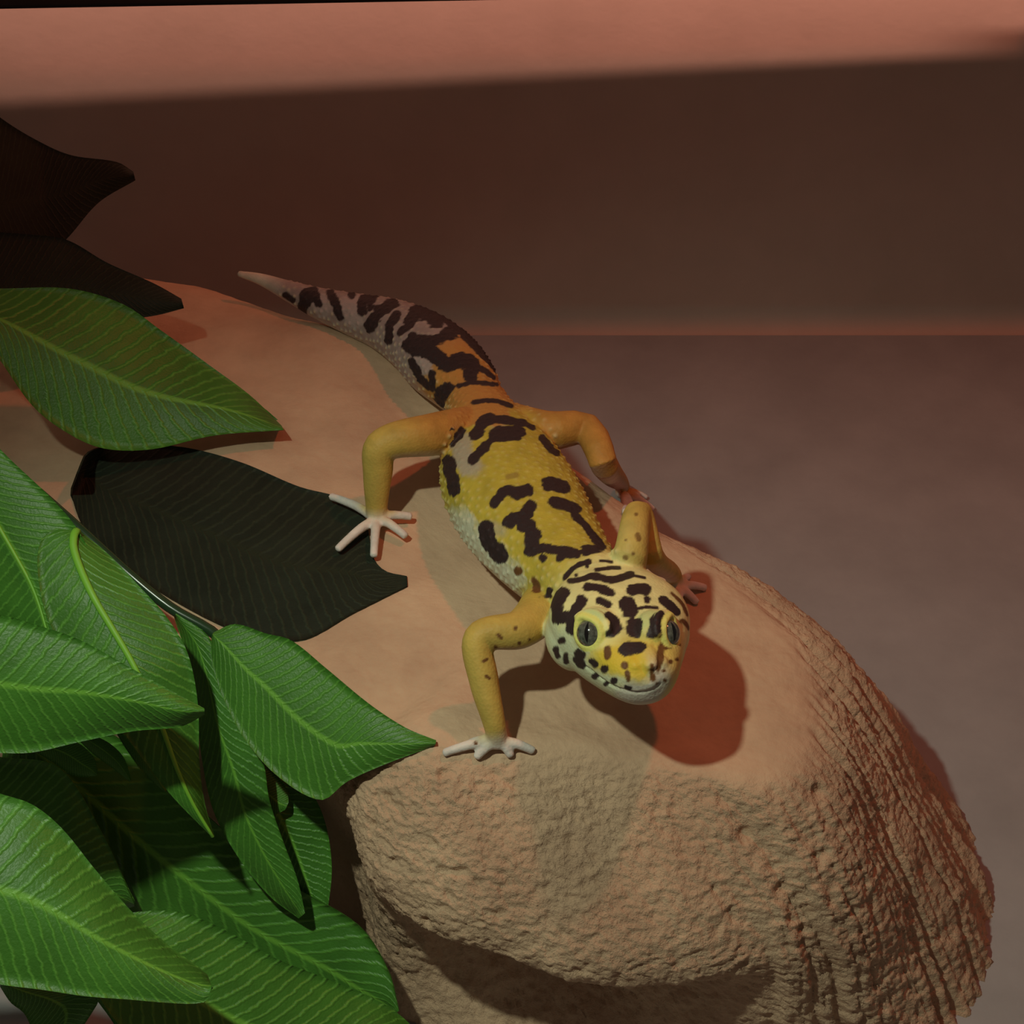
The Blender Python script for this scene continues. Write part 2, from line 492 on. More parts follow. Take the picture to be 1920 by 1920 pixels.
# front limb beside the dark leaf (picture left)
shoulder = at_z(1035, 1120, 7.35)
foot = rock_hit(934, 1402); foot[2] += .10
wrist = foot + np.array([-.06, .10, .38])
elbow = at_d(899, 1196, 25.75)
limb([(shoulder, .46), (at_d(975, 1180, 25.9), .33), (elbow, .27), (elbow*.5+wrist*.5+np.array([-.05, .0, 0]), .25), (wrist, .19), (foot, .17)],
     [C_YEL, C_LIMB, C_LIMB, C_LIMB, C_LIMB, C_TOE])
for uv in ((832, 1416), (893, 1424), (958, 1421), (1000, 1412), (880, 1398)):
    toe(foot, uv)
# front limb on the far flank (picture right)
shoulder = at_z(1160, 1088, 7.3)
elbow = at_d(1198, 962, 27.0)
foot = rock_hit(1268, 1112); foot[2] += .08
limb([(shoulder, .44), (at_d(1182, 1040, 26.3), .30), (elbow, .24), (at_d(1222, 1040, 26.9), .21), (foot+np.array([-.08, .1, .3]), .17), (foot, .15)],
     [C_YEL, C_LIMB, C_LIMB, C_LIMB, C_LIMB, C_TOE])
for uv in ((1240, 1132), (1275, 1142), (1306, 1134), (1322, 1106), (1290, 1085)):
    toe(foot, uv)
# hind limb (picture left)
hip = at_z(905, 800, 7.05)
foot = rock_hit(708, 990); foot[2] += .22
knee = at_d(716, 836, 29.9)
limb([(hip, .46), (at_d(810, 815, 30.2), .42), (knee, .33), (knee*.45+foot*.55+np.array([-.02, .1, .25]), .29), (foot+np.array([0, .12, .28]), .22), (foot, .19)],
     [C_ORA, C_ORA, C_LIMB, C_LIMB, C_LIMB, C_TOE])
for uv in ((622, 946), (634, 1046), (702, 1058), (762, 1021), (772, 984)):
    toe(foot, uv, .11, .08, lift=.21, arch=.08)
# hind limb on the far flank (picture right)
hip = at_z(952, 795, 7.0)
knee = at_d(1100, 805, 31.0)
foot = rock_hit(1166, 934); foot[2] += .10
limb([(hip, .46), (at_d(1030, 808, 30.9), .40), (knee, .33), (at_d(1132, 870, 30.4), .28), (foot+np.array([0, .12, .22]), .20), (foot, .17)],
     [C_ORA, C_ORA, C_ORA, C_ORA, C_ORA, C_TOE])
for uv in ((1188, 970), (1172, 968), (1205, 955), (1212, 940), (1225, 962)):
    toe(foot, uv, lift=.12, arch=.16)

def build_gecko():
    me = bpy.data.meshes.new('soup')
    me.from_pydata([tuple(p) for p in sp.v], [], sp.f); me.update()
    tmp = bpy.data.objects.new('soup', me); COL.objects.link(tmp)
    md = tmp.modifiers.new('r', 'REMESH'); md.mode = 'VOXEL'; md.voxel_size = 0.030; md.adaptivity = 0
    sm = tmp.modifiers.new('s', 'SMOOTH'); sm.factor = 0.5; sm.iterations = 5
    dg = bpy.context.evaluated_depsgraph_get()
    ev = tmp.evaluated_get(dg)
    m2 = ev.to_mesh()
    nv = len(m2.vertices)
    V = np.zeros(nv*3); m2.vertices.foreach_get('co', V); V = V.reshape(-1, 3)
    F = [tuple(p.vertices) for p in m2.polygons]
    ev.to_mesh_clear()
    bpy.data.objects.remove(tmp); bpy.data.meshes.remove(me)
    return V, F
GV, GF = build_gecko()

def vnormals(V, F):
    Q = np.array([f if len(f) == 4 else (f[0], f[1], f[2], f[2]) for f in F])
    n = np.cross(V[Q[:, 2]]-V[Q[:, 0]], V[Q[:, 3]]-V[Q[:, 1]])
    out = np.zeros_like(V)
    for k in range(4): np.add.at(out, Q[:, k], n)
    return out/(np.linalg.norm(out, axis=1)[:, None]+1e-12)
GN = vnormals(GV, GF)

# base skin colour blended from the skeleton
num = np.zeros_like(GV); den = np.zeros(len(GV))
for p0, p1, r0, r1, c0, c1 in SK:
    ab = p1-p0; t = np.clip(((GV-p0)@ab)/(ab@ab+1e-9), 0, 1)
    dist = np.linalg.norm(GV-(p0+t[:, None]*ab), axis=1)/(r0+(r1-r0)*t)
    wgt = 1/(np.maximum(dist, .3)**9)
    num += wgt[:, None]*(c0+(c1-c0)*t[:, None]); den += wgt
GC = num/den[:, None]
# pale belly, throat and lower lip; yellowish variation
low = sstep(0.05, 0.75, -GN[:, 2])[:, None]
GC = GC*(1-low) + np.array([0.62, 0.55, 0.47])*low
var = 1 + 0.16*perlin(GV*3.1) + 0.08*perlin(GV*9.0)
GC = GC*var[:, None]

# tubercles on back, flanks and tail
rnd = random.Random(3)
hd_t = (GV-HB)@HD/HLEN
spd = np.full(len(GV), 9.0); spz = np.zeros(len(GV))
A3 = catmull(A, 160)
seg_i = np.zeros(len(GV), int)
for i in range(0, 160, 2):
    dd = np.linalg.norm(GV-A3[i, :3], axis=1)/max(A3[i, 3], .2)
    better = dd < spd
    spd[better] = dd[better]; seg_i[better] = i
bodymask = (spd < 1.06) & (hd_t < 0.0) & (GN[:, 2] > -0.25) & (seg_i > 12)
cand = np.where(bodymask)[0]
GBVH = BVHTree.FromPolygons([Vector(p) for p in GV], GF)
from mathutils.kdtree import KDTree
kd = KDTree(len(GV))
for i, p in enumerate(GV): kd.insert(p, i)
kd.balance()
taken = {}
tubs = []
order = list(cand); rnd.shuffle(order)
for i in order[:26000]:
    p = GV[i]; key = tuple((p/0.17).astype(int)); ok = True
    for dx in (-1, 0, 1):
        for dy in (-1, 0, 1):
            for dz in (-1, 0, 1):
                for q in taken.get((key[0]+dx, key[1]+dy, key[2]+dz), ()):
                    if np.sum((GV[q]-p)**2) < 0.15**2: ok = False
    if ok:
        taken.setdefault(key, []).append(i); tubs.append(i)
disp = np.zeros(len(GV)); tubc = np.zeros(len(GV))
for i in tubs:
    r = rnd.uniform(.045, .065)
    flank = 1 - min(1, max(0, (GN[i, 2]-0.2)/0.8))
    amp = .014 + .026*flank
    for co, j, dist in kd.find_range(GV[i], r*1.6):
        g = math.exp(-(dist/r)**2*2.0)
        disp[j] = max(disp[j], amp*g); tubc[j] = max(tubc[j], g*(.25+.75*flank*rnd.uniform(.5, 1)))
GV0 = GV.copy()
GV = GV + GN*disp[:, None]
tc_ = (tubc*0.7)[:, None]
GC = GC*(1-tc_) + np.array([0.80, 0.72, 0.40])*tc_

# --- spot painting: every stroke is cast on to the skin and laid in the local tangent plane
def cast(u, v):
    r = raydir(u, v); r /= np.linalg.norm(r)
    h = GBVH.ray_cast(Vector(CAM), Vector(r))
    if h[0] is None: return None
    return np.array(h[0]), np.array(h[1])
def paint(strokes, org, sc, color, soft=2.2, op=1.0, nzlim=0.15, grow=1.0):
    global GC
    for pts, rad in strokes:
        px = [(org[0]+x/sc, org[1]+y/sc) for x, y in pts]
        if len(px) > 2: px = [tuple(q) for q in catmull(np.array(px), 3*len(px))]
        if len(px) == 1: px = [px[0], (px[0][0]+.4, px[0][1])]
        fine = []
        for a, b in zip(px[:-1], px[1:]):
            nseg = max(1, int(math.hypot(b[0]-a[0], b[1]-a[1])/14))
            for k in range(nseg):
                fine.append(((a[0]+(b[0]-a[0])*k/nseg, a[1]+(b[1]-a[1])*k/nseg),
                             (a[0]+(b[0]-a[0])*(k+1)/nseg, a[1]+(b[1]-a[1])*(k+1)/nseg)))
        r = rad/sc*grow
        for a, b in fine:
            cx, cy = (a[0]+b[0])/2, (a[1]+b[1])/2
            h = cast(cx, cy)
            if h is None: continue
            c, n = h
            def onplane(u, v):
                d = raydir(u, v); den_ = d@n
                if abs(den_) < 0.12: den_ = -0.12
                return CAM + d*(((c-CAM)@n)/den_)
            J = np.stack([onplane(cx+1, cy)-c, onplane(cx, cy+1)-c], 1)
            R3 = (r + math.hypot(b[0]-a[0], b[1]-a[1])/2 + 3)*max(np.linalg.norm(J[:, 0]), np.linalg.norm(J[:, 1]))
            idx = np.array([q[1] for q in kd.find_range(c, min(R3*1.2, .9))], int)
            if len(idx) == 0: continue
            rel = GV0[idx]-c
            keep = (GN[idx]@n > nzlim) & (np.abs(rel@n) < 0.22)
            idx = idx[keep]; rel = rel[keep]
            if len(idx) == 0: continue
            q = rel@np.linalg.pinv(J).T
            a2 = np.array([a[0]-cx, a[1]-cy]); b2 = np.array([b[0]-cx, b[1]-cy]); ab = b2-a2
            t = np.clip(((q-a2)@ab)/(ab@ab+1e-9), 0, 1)
            dist = np.linalg.norm(q-(a2+t[:, None]*ab), axis=1)
            wob = 0.30*r*perlin(GV0[idx]*4.2) + 0.20*r*perlin(GV0[idx]*11.0) - 0.08*r
            al = (op*(1-sstep(r-soft/2, r+soft/2, dist+wob)))[:, None]
            GC[idx] = GC[idx]*(1-al)+np.array(color)*al

Z1 = ((980, 1020), 4.8); Z2 = ((760, 740), 3.84); Z3 = ((400, 460), 3.2); Z4 = ((580, 760), 2.667); Z5 = ((960, 740), 4.364)
# soft colour areas first
paint([([(300, 900), (420, 1080), (600, 1230), (760, 1330)], 120), ([(250, 800)], 120)], *Z1, (0.66, 0.70, 0.46), 40, .75)
paint([([(900, 1370), (1050, 1400), (1180, 1350)], 70)], *Z1, (0.62, 0.58, 0.47), 20, .8)
paint([([(680, 1050), (860, 1040), (1000, 1080), (1050, 1150)], 90)], *Z1, (0.72, 0.52, 0.05), 30, .7)
paint([([(1080, 660), (1150, 620)], 70), ([(600, 600), (680, 640)], 50)], *Z1, (0.52, 0.62, 0.26), 20, .7)
paint([([(400, 320), (420, 470), (480, 520)], 70), ([(640, 960), (690, 980)], 42), ([(640, 240), (700, 230)], 25)], *Z2, (0.42, 0.38, 0.27), 14, .6)
paint([([(330, 900), (520, 1120), (700, 1330), (800, 1450)], 70)], *Z2, (0.60, 0.60, 0.44), 18, .65)
paint([([(1400, 600), (1470, 600)], 85), ([(1420, 770), (1460, 800)], 60), ([(1500, 880), (1720, 870)], 60), ([(1480, 1010), (1700, 1010)], 70)], *Z3, (0.52, 0.25, 0.06), 10, .9)
paint([([(1250, 720)], 60), ([(820, 350), (840, 420)], 60), ([(630, 330), (650, 400)], 40)], *Z3, (0.42, 0.35, 0.32), 6, .9)
# tail
paint([([(1470, 845), (1560, 825), (1700, 835)], 13), ([(1560, 940), (1690, 930), (1790, 965)], 13),
       ([(1385, 870), (1360, 930)], 40), ([(1400, 720), (1480, 690), (1560, 720), (1540, 780)], 45), ([(1610, 740), (1680, 790)], 18),
       ([(1180, 600), (1300, 640), (1380, 700)], 45), ([(1190, 700), (1240, 790), (1290, 850)], 22), ([(1310, 770), (1310, 860)], 20),
       ([(1200, 560), (1320, 570), (1450, 505), (1540, 505)], 34), ([(1570, 560), (1640, 650), (1665, 710)], 28),
       ([(1180, 450), (1240, 380), (1340, 410), (1440, 455), (1530, 490)], 36), ([(1240, 370), (1330, 390)], 30),
       ([(1050, 570), (1060, 480), (1100, 410)], 24), ([(940, 490), (1000, 400), (1080, 340)], 34), ([(1120, 520), (1180, 480)], 20),
       ([(760, 430), (740, 360), (700, 280)], 24), ([(630, 350), (600, 260)], 22), ([(890, 400), (900, 330), (960, 300)], 28),
       ([(830, 290)], 20), ([(560, 280), (530, 400)], 34), ([(480, 330), (430, 300)], 16)], *Z3, C_DARK)
# body
paint([([(500, 285), (560, 205), (620, 172)], 36), ([(620, 172), (720, 182), (850, 205)], 26), ([(860, 205), (920, 240)], 16),
       ([(650, 285), (740, 275), (815, 262)], 44), ([(480, 470), (530, 420), (580, 370)], 29), ([(580, 370), (640, 310)], 22),
       ([(410, 260), (345, 350)], 25), ([(305, 470), (315, 540), (340, 620), (348, 690)], 38),
       ([(640, 780), (700, 710), (770, 690)], 30), ([(800, 712), (885, 690)], 38), ([(1035, 640), (1140, 660)], 46),
       ([(1070, 770), (1150, 790), (1230, 820)], 32), ([(905, 800), (860, 870), (780, 890), (745, 920)], 40),
       ([(840, 950), (900, 930)], 34), ([(575, 960), (590, 1040), (640, 1110), (690, 1170)], 45),
       ([(920, 1005), (905, 1110)], 48), ([(960, 1110), (1060, 1115), (1230, 1145)], 31), ([(990, 1175)], 26), ([(1110, 1175)], 24),
       ([(1300, 1122), (1370, 1105)], 34), ([(1220, 870), (1300, 950), (1370, 1040), (1420, 1100)], 24),
       ([(985, 310), (1050, 390), (1090, 420)], 22)], *Z2, C_DARK, grow=1.13)
paint([([(810, 1270)], 28), ([(940, 1350), (950, 1410)], 30)], *Z2, C_BROWN, 3)
paint([([(740, 590), (800, 575)], 18)], *Z2, (0.3, 0.2, 0.05), 5, .7)
# head
paint([([(420, 332), (540, 312), (620, 280)], 20), ([(640, 290), (760, 315), (820, 322), (920, 290), (980, 275)], 28), ([(980, 280), (1100, 302)], 11),
       ([(580, 385), (690, 400), (800, 440)], 32), ([(990, 402), (1110, 402)], 44),
       ([(360, 425), (290, 490), (290, 580), (310, 680), (380, 655), (450, 635), (490, 570), (530, 505)], 42), ([(450, 640), (460, 700), (450, 780)], 36),
       ([(240, 420), (240, 460)], 24), ([(690, 510), (770, 545)], 30), ([(945, 545), (960, 590)], 66), ([(1000, 640), (980, 672)], 18),
       ([(1040, 580), (1120, 566), (1210, 575)], 13), ([(1000, 725), (1000, 780)], 57), ([(780, 650), (820, 690), (815, 780)], 44),
       ([(1120, 505)], 30), ([(1260, 500), (1330, 550), (1385, 605)], 34), ([(1245, 630), (1200, 700), (1170, 810)], 36),
       ([(920, 935), (1050, 925)], 50), ([(350, 870)], 30), ([(290, 950), (315, 1010)], 24), ([(385, 1000), (400, 1060)], 19),
       ([(500, 980), (520, 1000)], 36), ([(490, 1040), (530, 1090)], 34), ([(625, 1060), (655, 1085)], 27), ([(730, 1130)], 31),
       ([(650, 1190)], 27), ([(745, 1262)], 19), ([(820, 1235)], 28), ([(930, 1290), (960, 1300)], 20),
       ([(380, 312), (430, 240), (520, 182), (600, 162)], 20), ([(660, 230), (780, 215), (870, 215)], 15), ([(580, 205)], 15), ([(480, 282)], 14),
       ([(700, 150), (800, 160)], 12)], *Z1, C_DARK, grow=1.1)
paint([([(1240, 960), (1240, 1040)], 30), ([(1330, 1060)], 22), ([(1270, 1140)], 18), ([(1280, 1230)], 17), ([(1210, 1260)], 15), ([(1390, 1040)], 15),
       ([(1450, 690), (1500, 760)], 18), ([(1340, 440), (1430, 530), (1480, 640)], 13), ([(760, 940), (760, 1010)], 30),
       ([(915, 1090)], 32), ([(940, 1160), (950, 1225)], 20), ([(1155, 1090), (1172, 1210)], 24), ([(1300, 930), (1420, 900)], 14)], *Z1, C_BROWN, 3)
_keep = GC; GC = np.zeros_like(GC)
paint([([(560, 1100), (640, 1160), (760, 1252), (900, 1312), (1040, 1338), (1160, 1312), (1240, 1260)], 7)], *Z1, (1, 1, 1), 3)
GV = GV - GN*(0.035*GC[:, :1]); GC = _keep                     # the mouth is a groove in the skin
# limbs
paint([([(1030, 1115)], 10), ([(945, 1150), (960, 1165)], 8), ([(1050, 1190)], 9), ([(930, 1210)], 8), ([(870, 1280), (890, 1270)], 7), ([(885, 1355), (900, 1365)], 8), ([(1100, 1170)], 7),
       ([(830, 1690)], 9)], *Z4, C_BROWN, 2)
paint([([(1030, 1150), (1040, 1180)], 22), ([(930, 1335)], 20), ([(990, 1302)], 13), ([(930, 1190)], 11), ([(1015, 980)], 12)], *Z5, C_BROWN, 3, .8)
# pale lid rims
for E0, e, ax, ay, ring in EYES:
    ring = np.array(ring)
    for p in ring[::1]:
        idx = np.array([q[1] for q in kd.find_range(p, .09)], int)
        if len(idx):
            dist = np.linalg.norm(GV0[idx]-p, axis=1)
            al = (1-sstep(.068, .085, dist))[:, None]
            GC[idx] = GC[idx]*(1-al)+np.array([0.78, 0.74, 0.20])*al

m, nt, b = mat_new('gecko_skin')
ca = N(nt, 'ShaderNodeVertexColor'); ca.layer_name = 'skin'
nt.links.new(ca.outputs['Color'], b.inputs['Base Color'])
b.inputs['Roughness'].default_value = 0.55
b.inputs['Specular IOR Level'].default_value = 0.25
b.inputs['Subsurface Weight'].default_value = 0.12
b.inputs['Subsurface Radius'].default_value = (0.0012, 0.0005, 0.0003)
tc = N(nt, 'ShaderNodeTexCoord')
vo = N(nt, 'ShaderNodeTexVoronoi'); vo.inputs['Scale'].default_value = 1900
nt.links.new(tc.outputs['Object'], vo.inputs['Vector'])
bp = N(nt, 'ShaderNodeBump'); bp.inputs['Strength'].default_value = 0.25; bp.inputs['Distance'].default_value = 0.0002
nt.links.new(vo.outputs['Distance'], bp.inputs['Height']); nt.links.new(bp.outputs[0], b.inputs['Normal'])
gecko = new_mesh('leopard_gecko', GV, GF, m)
at_ = gecko.data.color_attributes.new('skin', 'FLOAT_COLOR', 'POINT')
at_.data.foreach_set('color', np.hstack([np.clip(GC, 0, 1), np.ones((len(GC), 1))]).astype(np.float32).ravel())
tag(gecko, 'yellow gecko with dark brown spots and banded tail standing on the rock hide', 'gecko')

# eyes
def eye_mat():
    m, nt, b = mat_new('gecko_eye')
    tc = N(nt, 'ShaderNodeTexCoord')
    sx = N(nt, 'ShaderNodeSeparateXYZ'); nt.links.new(tc.outputs['Object'], sx.inputs[0])
    ab = N(nt, 'ShaderNodeMath', operation='ABSOLUTE'); nt.links.new(sx.outputs['X'], ab.inputs[0])
    y2 = N(nt, 'ShaderNodeMath', operation='MULTIPLY'); nt.links.new(sx.outputs['Y'], y2.inputs[0]); nt.links.new(sx.outputs['Y'], y2.inputs[1])
    k = N(nt, 'ShaderNodeMath', operation='MULTIPLY_ADD'); nt.links.new(y2.outputs[0], k.inputs[0]); k.inputs[1].default_value = 120.0
    nt.links.new(ab.outputs[0], k.inputs[2])
    lt = N(nt, 'ShaderNodeMapRange'); nt.links.new(k.outputs[0], lt.inputs['Value'])
    lt.inputs['From Min'].default_value = 0.00030; lt.inputs['From Max'].default_value = 0.00042
    nz = noise_node(nt, 1500, 4, 0.6, tc.outputs['Object'])
    rp = ramp(nt, nz.outputs['Fac'], [(0.35, (0.05, 0.052, 0.042)), (0.65, (0.14, 0.15, 0.12))])
    mx = N(nt, 'ShaderNodeMixRGB'); nt.links.new(lt.outputs[0], mx.inputs[0])
    mx.inputs[1].default_value = (0.004, 0.004, 0.004, 1); nt.links.new(rp.outputs[0], mx.inputs[2])
    nt.links.new(mx.outputs[0], b.inputs['Base Color'])
    b.inputs['Roughness'].default_value = 0.12
    b.inputs['Coat Weight'].default_value = 1.0; b.inputs['Coat Roughness'].default_value = 0.03
    return m
ME = eye_mat()
for E0, e, ax, ay, ring in EYES:
    bm = bmesh.new(); bmesh.ops.create_uvsphere(bm, u_segments=40, v_segments=24, radius=0.245*S)
    me = bpy.data.meshes.new('eye'); bm.to_mesh(me); bm.free()
    me.polygons.foreach_set('use_smooth', [True]*len(me.polygons)); me.materials.append(ME)
    o = bpy.data.objects.new('eye', me); COL.objects.link(o); o.parent = gecko
    oe, e_ = e, e*0.65 + (CAM-E0)/np.linalg.norm(CAM-E0)*0.35; e_ /= np.linalg.norm(e_)
    ay = UPV - e_*(UPV@e_); ay /= np.linalg.norm(ay); ax = np.cross(ay, e_); e = e_
    Mx = Matrix(((ax[0], ay[0], e[0], 0), (ax[1], ay[1], e[1], 0), (ax[2], ay[2], e[2], 0), (0, 0, 0, 1)))
    o.matrix_world = Matrix.Translation(Vector((E0-oe*0.055)*S)) @ Mx
    o['label'] = 'dark grey eye with a vertical slit pupil'

# ------------------------------------------------------------------ plant
def leaf_mat(name, base, vein, rib, nveins, rough=0.5, trans=0.15, veinmix=0.8, sheen=0.3):
    m, nt, b = mat_new(name)
    uv = N(nt, 'ShaderNodeUVMap'); uv.uv_map = 'leaf'
    sx = N(nt, 'ShaderNodeSeparateXYZ'); nt.links.new(uv.outputs[0], sx.inputs[0])
    def M(op, a, bb=None, c=None):
        n = N(nt, 'ShaderNodeMath', operation=op)
        for i, x in enumerate((a, bb, c)):
            if x is None: continue
            if isinstance(x, (int, float)): n.inputs[i].default_value = x
            else: nt.links.new(x, n.inputs[i])
        return n.outputs[0]
    nz = noise_node(nt, 14, 3, 0.6, uv.outputs[0])
    av = M('ABSOLUTE', M('SUBTRACT', sx.outputs['Y'], 0.5))              # 0 rib .. 0.5 edge
    curve = M('POWER', M('MULTIPLY', av, 2.0), 0.85)
    ph = M('SUBTRACT', sx.outputs['X'], M('MULTIPLY', curve, 0.13))
    ph = M('ADD', ph, M('MULTIPLY', M('SUBTRACT', nz.outputs['Fac'], 0.5), 0.022))
    fr = M('FRACT', M('MULTIPLY', ph, float(nveins)))
    dv = M('ABSOLUTE', M('SUBTRACT', fr, 0.5))                           # .5 at vein
    vein_f = N(nt, 'ShaderNodeMapRange'); nt.links.new(dv, vein_f.inputs['Value'])
    vein_f.inputs['From Min'].default_value = 0.30; vein_f.inputs['From Max'].default_value = 0.47
    brk = noise_node(nt, 40, 2, 0.5, uv.outputs[0])
    vf = M('MULTIPLY', vein_f.outputs[0], M('MULTIPLY', M('ADD', brk.outputs['Fac'], 0.1), veinmix*1.3))
    vf = M('MINIMUM', vf, 1.0)
    rib_f = N(nt, 'ShaderNodeMapRange'); nt.links.new(av, rib_f.inputs['Value'])
    rib_f.inputs['From Min'].default_value = 0.034; rib_f.inputs['From Max'].default_value = 0.012
    tc = N(nt, 'ShaderNodeTexCoord')
    mott = noise_node(nt, 90, 4, 0.6, tc.outputs['Object'])
    r = ramp(nt, mott.outputs['Fac'], [(0.3, tuple(x*0.75 for x in base)), (0.7, tuple(min(1, x*1.2) for x in base))])
    m1 = N(nt, 'ShaderNodeMixRGB'); nt.links.new(vf, m1.inputs[0]); nt.links.new(r.outputs[0], m1.inputs[1]); m1.inputs[2].default_value = (*vein, 1)
    m2 = N(nt, 'ShaderNodeMixRGB'); nt.links.new(M('MULTIPLY', rib_f.outputs[0], 0.8), m2.inputs[0]); nt.links.new(m1.outputs[0], m2.inputs[1]); m2.inputs[2].default_value = (*rib, 1)
    nt.links.new(m2.outputs[0], b.inputs['Base Color'])
    b.inputs['Roughness'].default_value = rough
    b.inputs['Specular IOR Level'].default_value = sheen
    weave = noise_node(nt, 2200, 2, 0.5, tc.outputs['Object'])
    hgt = M('ADD', M('MULTIPLY', vein_f.outputs[0], 1.0), M('MULTIPLY', weave.outputs['Fac'], 0.5))
    bp = N(nt, 'ShaderNodeBump'); bp.inputs['Strength'].default_value = 0.38; bp.inputs['Distance'].default_value = 0.0004
    nt.links.new(hgt, bp.inputs['Height']); nt.links.new(bp.outputs[0], b.inputs['Normal'])
    if trans > 0:
        tr = N(nt, 'ShaderNodeBsdfTranslucent'); nt.links.new(m2.outputs[0], tr.inputs['Color'])
        ms = N(nt, 'ShaderNodeMixShader'); ms.inputs[0].default_value = trans
        out = nt.nodes['Material Output']
        nt.links.new(b.outputs[0], ms.inputs[1]); nt.links.new(tr.outputs[0], ms.inputs[2]); nt.links.new(ms.outputs[0], out.inputs[0])
    return m
ML_GREEN = leaf_mat('green_leaf', (0.060, 0.205, 0.022), (0.125, 0.36, 0.045), (0.18, 0.46, 0.05), 28, 0.45, 0.12, 0.9, 0.4)
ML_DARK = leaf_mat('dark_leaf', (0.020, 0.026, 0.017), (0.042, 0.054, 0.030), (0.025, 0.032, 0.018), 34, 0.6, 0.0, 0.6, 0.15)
M_STEM, nts, bs = mat_new('glossy_stem')
bs.inputs['Base Color'].default_value = (0.02, 0.05, 0.02, 1); bs.inputs['Roughness'].default_value = 0.25

plant = bpy.data.objects.new('artificial_plant', None); COL.objects.link(plant)
plant.location = Vector((-12.0, 19.0, 0))*S
tag(plant, 'artificial plant of broad green and blackish veined leaves beside the rock', 'plant')
def parent_keep(o, par):
    o.parent = par; o.matrix_parent_inverse = par.matrix_world.inverted()
bpy.context.view_layer.update()

def leaf(left, right, depths, mat, tilt=0.0, fold=0.15, label=None, rib=0.0, on_rock=None, nu=44, nvv=14, thick=0.035, wave=0.0):
    """left/right: the two margins from base to tip; depths: distance along base..tip; fold: margins fall away from the rib"""
    Lp = catmull(np.array(left, float), nu); Rp = catmull(np.array(right, float), nu)
    dd = np.interp(np.linspace(0, 1, nu), np.linspace(0, 1, len(depths)), depths)
    V = []; UV = []
    mid = []
    for i in range(nu):
        for j in range(nvv+1):
            s_ = j/nvv
            u, v = Lp[i]*(1-s_)+Rp[i]*s_
            a = 2*s_-1
            d = dd[i] + tilt*a + fold*abs(a)**1.6 + wave*math.sin(i/nu*9+a*2)*abs(a)
            if on_rock is not None:
                h = rock_hit(u, v); q = (h-CAM)@FWD
                d = min(q - on_rock + 0.5*fold*0, d) if on_rock > 0 else d
            V.append(at_d(u, v, d)); UV.append((i/(nu-1), s_))
    V = np.array(V)
    F = []
    for i in range(nu-1):
        for j in range(nvv):
            a = i*(nvv+1)+j
            F.append((a, a+1, a+nvv+2, a+nvv+1))
    # thickness: second skin away from the camera
    n = vnormals(V, F)
    if (n@FWD).mean() > 0: n = -n
    nV = len(V)
    V2 = np.vstack([V, V - n*thick])
    F2 = list(F) + [tuple(x+nV for x in f[::-1]) for f in F]
    w1 = nvv+1
    edge = [i*w1 for i in range(nu)] + [(nu-1)*w1+j for j in range(1, w1)] + [i*w1+nvv for i in range(nu-2, -1, -1)] + [j for j in range(nvv-1, 0, -1)]
    for a, b_ in zip(edge, edge[1:]+edge[:1]):
        F2.append((a, a+nV, b_+nV, b_))
    o = new_mesh('leaf', V2, F2, mat)
    uvl = o.data.uv_layers.new(name='leaf')
    UV2 = UV+UV
    li = np.zeros(len(o.data.loops), int); o.data.loops.foreach_get('vertex_index', li)
    uvl.data.foreach_set('uv', np.array(UV2)[li].ravel())
    parent_keep(o, plant)
    if label: o['label'] = label
    if rib:
        mp = V[[i*w1+nvv//2 for i in range(nu)]] - FWD*0.02
        t = Soup(); rr = np.linspace(rib, rib*.35, nu)
        t.tube(mp, rr, rr*.7, up=-FWD, seg=8)
        ro = new_mesh('midrib', t.v, t.f, M_RIB)
        ro.parent = o
    return o
M_RIB, ntr, br = mat_new('leaf_midrib')
br.inputs['Base Color'].default_value = (0.18, 0.46, 0.035, 1); br.inputs['Roughness'].default_value = 0.5

# dark-coloured leaves at the back
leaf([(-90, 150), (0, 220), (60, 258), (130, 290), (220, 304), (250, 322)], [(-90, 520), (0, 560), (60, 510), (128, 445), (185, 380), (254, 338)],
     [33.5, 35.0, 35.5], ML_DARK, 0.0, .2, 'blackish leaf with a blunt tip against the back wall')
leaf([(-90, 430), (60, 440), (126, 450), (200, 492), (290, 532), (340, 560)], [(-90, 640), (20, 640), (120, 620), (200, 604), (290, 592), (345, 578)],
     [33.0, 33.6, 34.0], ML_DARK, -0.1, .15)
leaf([(-120, 540), (0, 541), (130, 541), (230, 570), (300, 618), (400, 690), (470, 742), (528, 798)],
     [(-120, 560), (-20, 650), (60, 760), (120, 808), (190, 840), (280, 843), (400, 817), (532, 806)],
     [30.8, 31.3, 31.9, 32.3], ML_GREEN, -0.4, .25)
leaf([(440, 800), (480, 760), (525, 790)], [(380, 830), (450, 832), (522, 806)], [33.2, 33.3, 33.3], ML_GREEN, 0, .05, nu=16, nvv=6)
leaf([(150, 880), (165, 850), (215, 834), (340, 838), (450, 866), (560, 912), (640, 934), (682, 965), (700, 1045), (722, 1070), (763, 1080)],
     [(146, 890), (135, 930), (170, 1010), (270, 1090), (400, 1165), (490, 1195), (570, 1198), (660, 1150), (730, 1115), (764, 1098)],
     [30.6, 36.0, 40.0, 40.0, 40.0], ML_DARK, 0.0, .05, 'large blackish leaf lying on the rock under a hind foot', on_rock=0.07, nu=60, nvv=24)
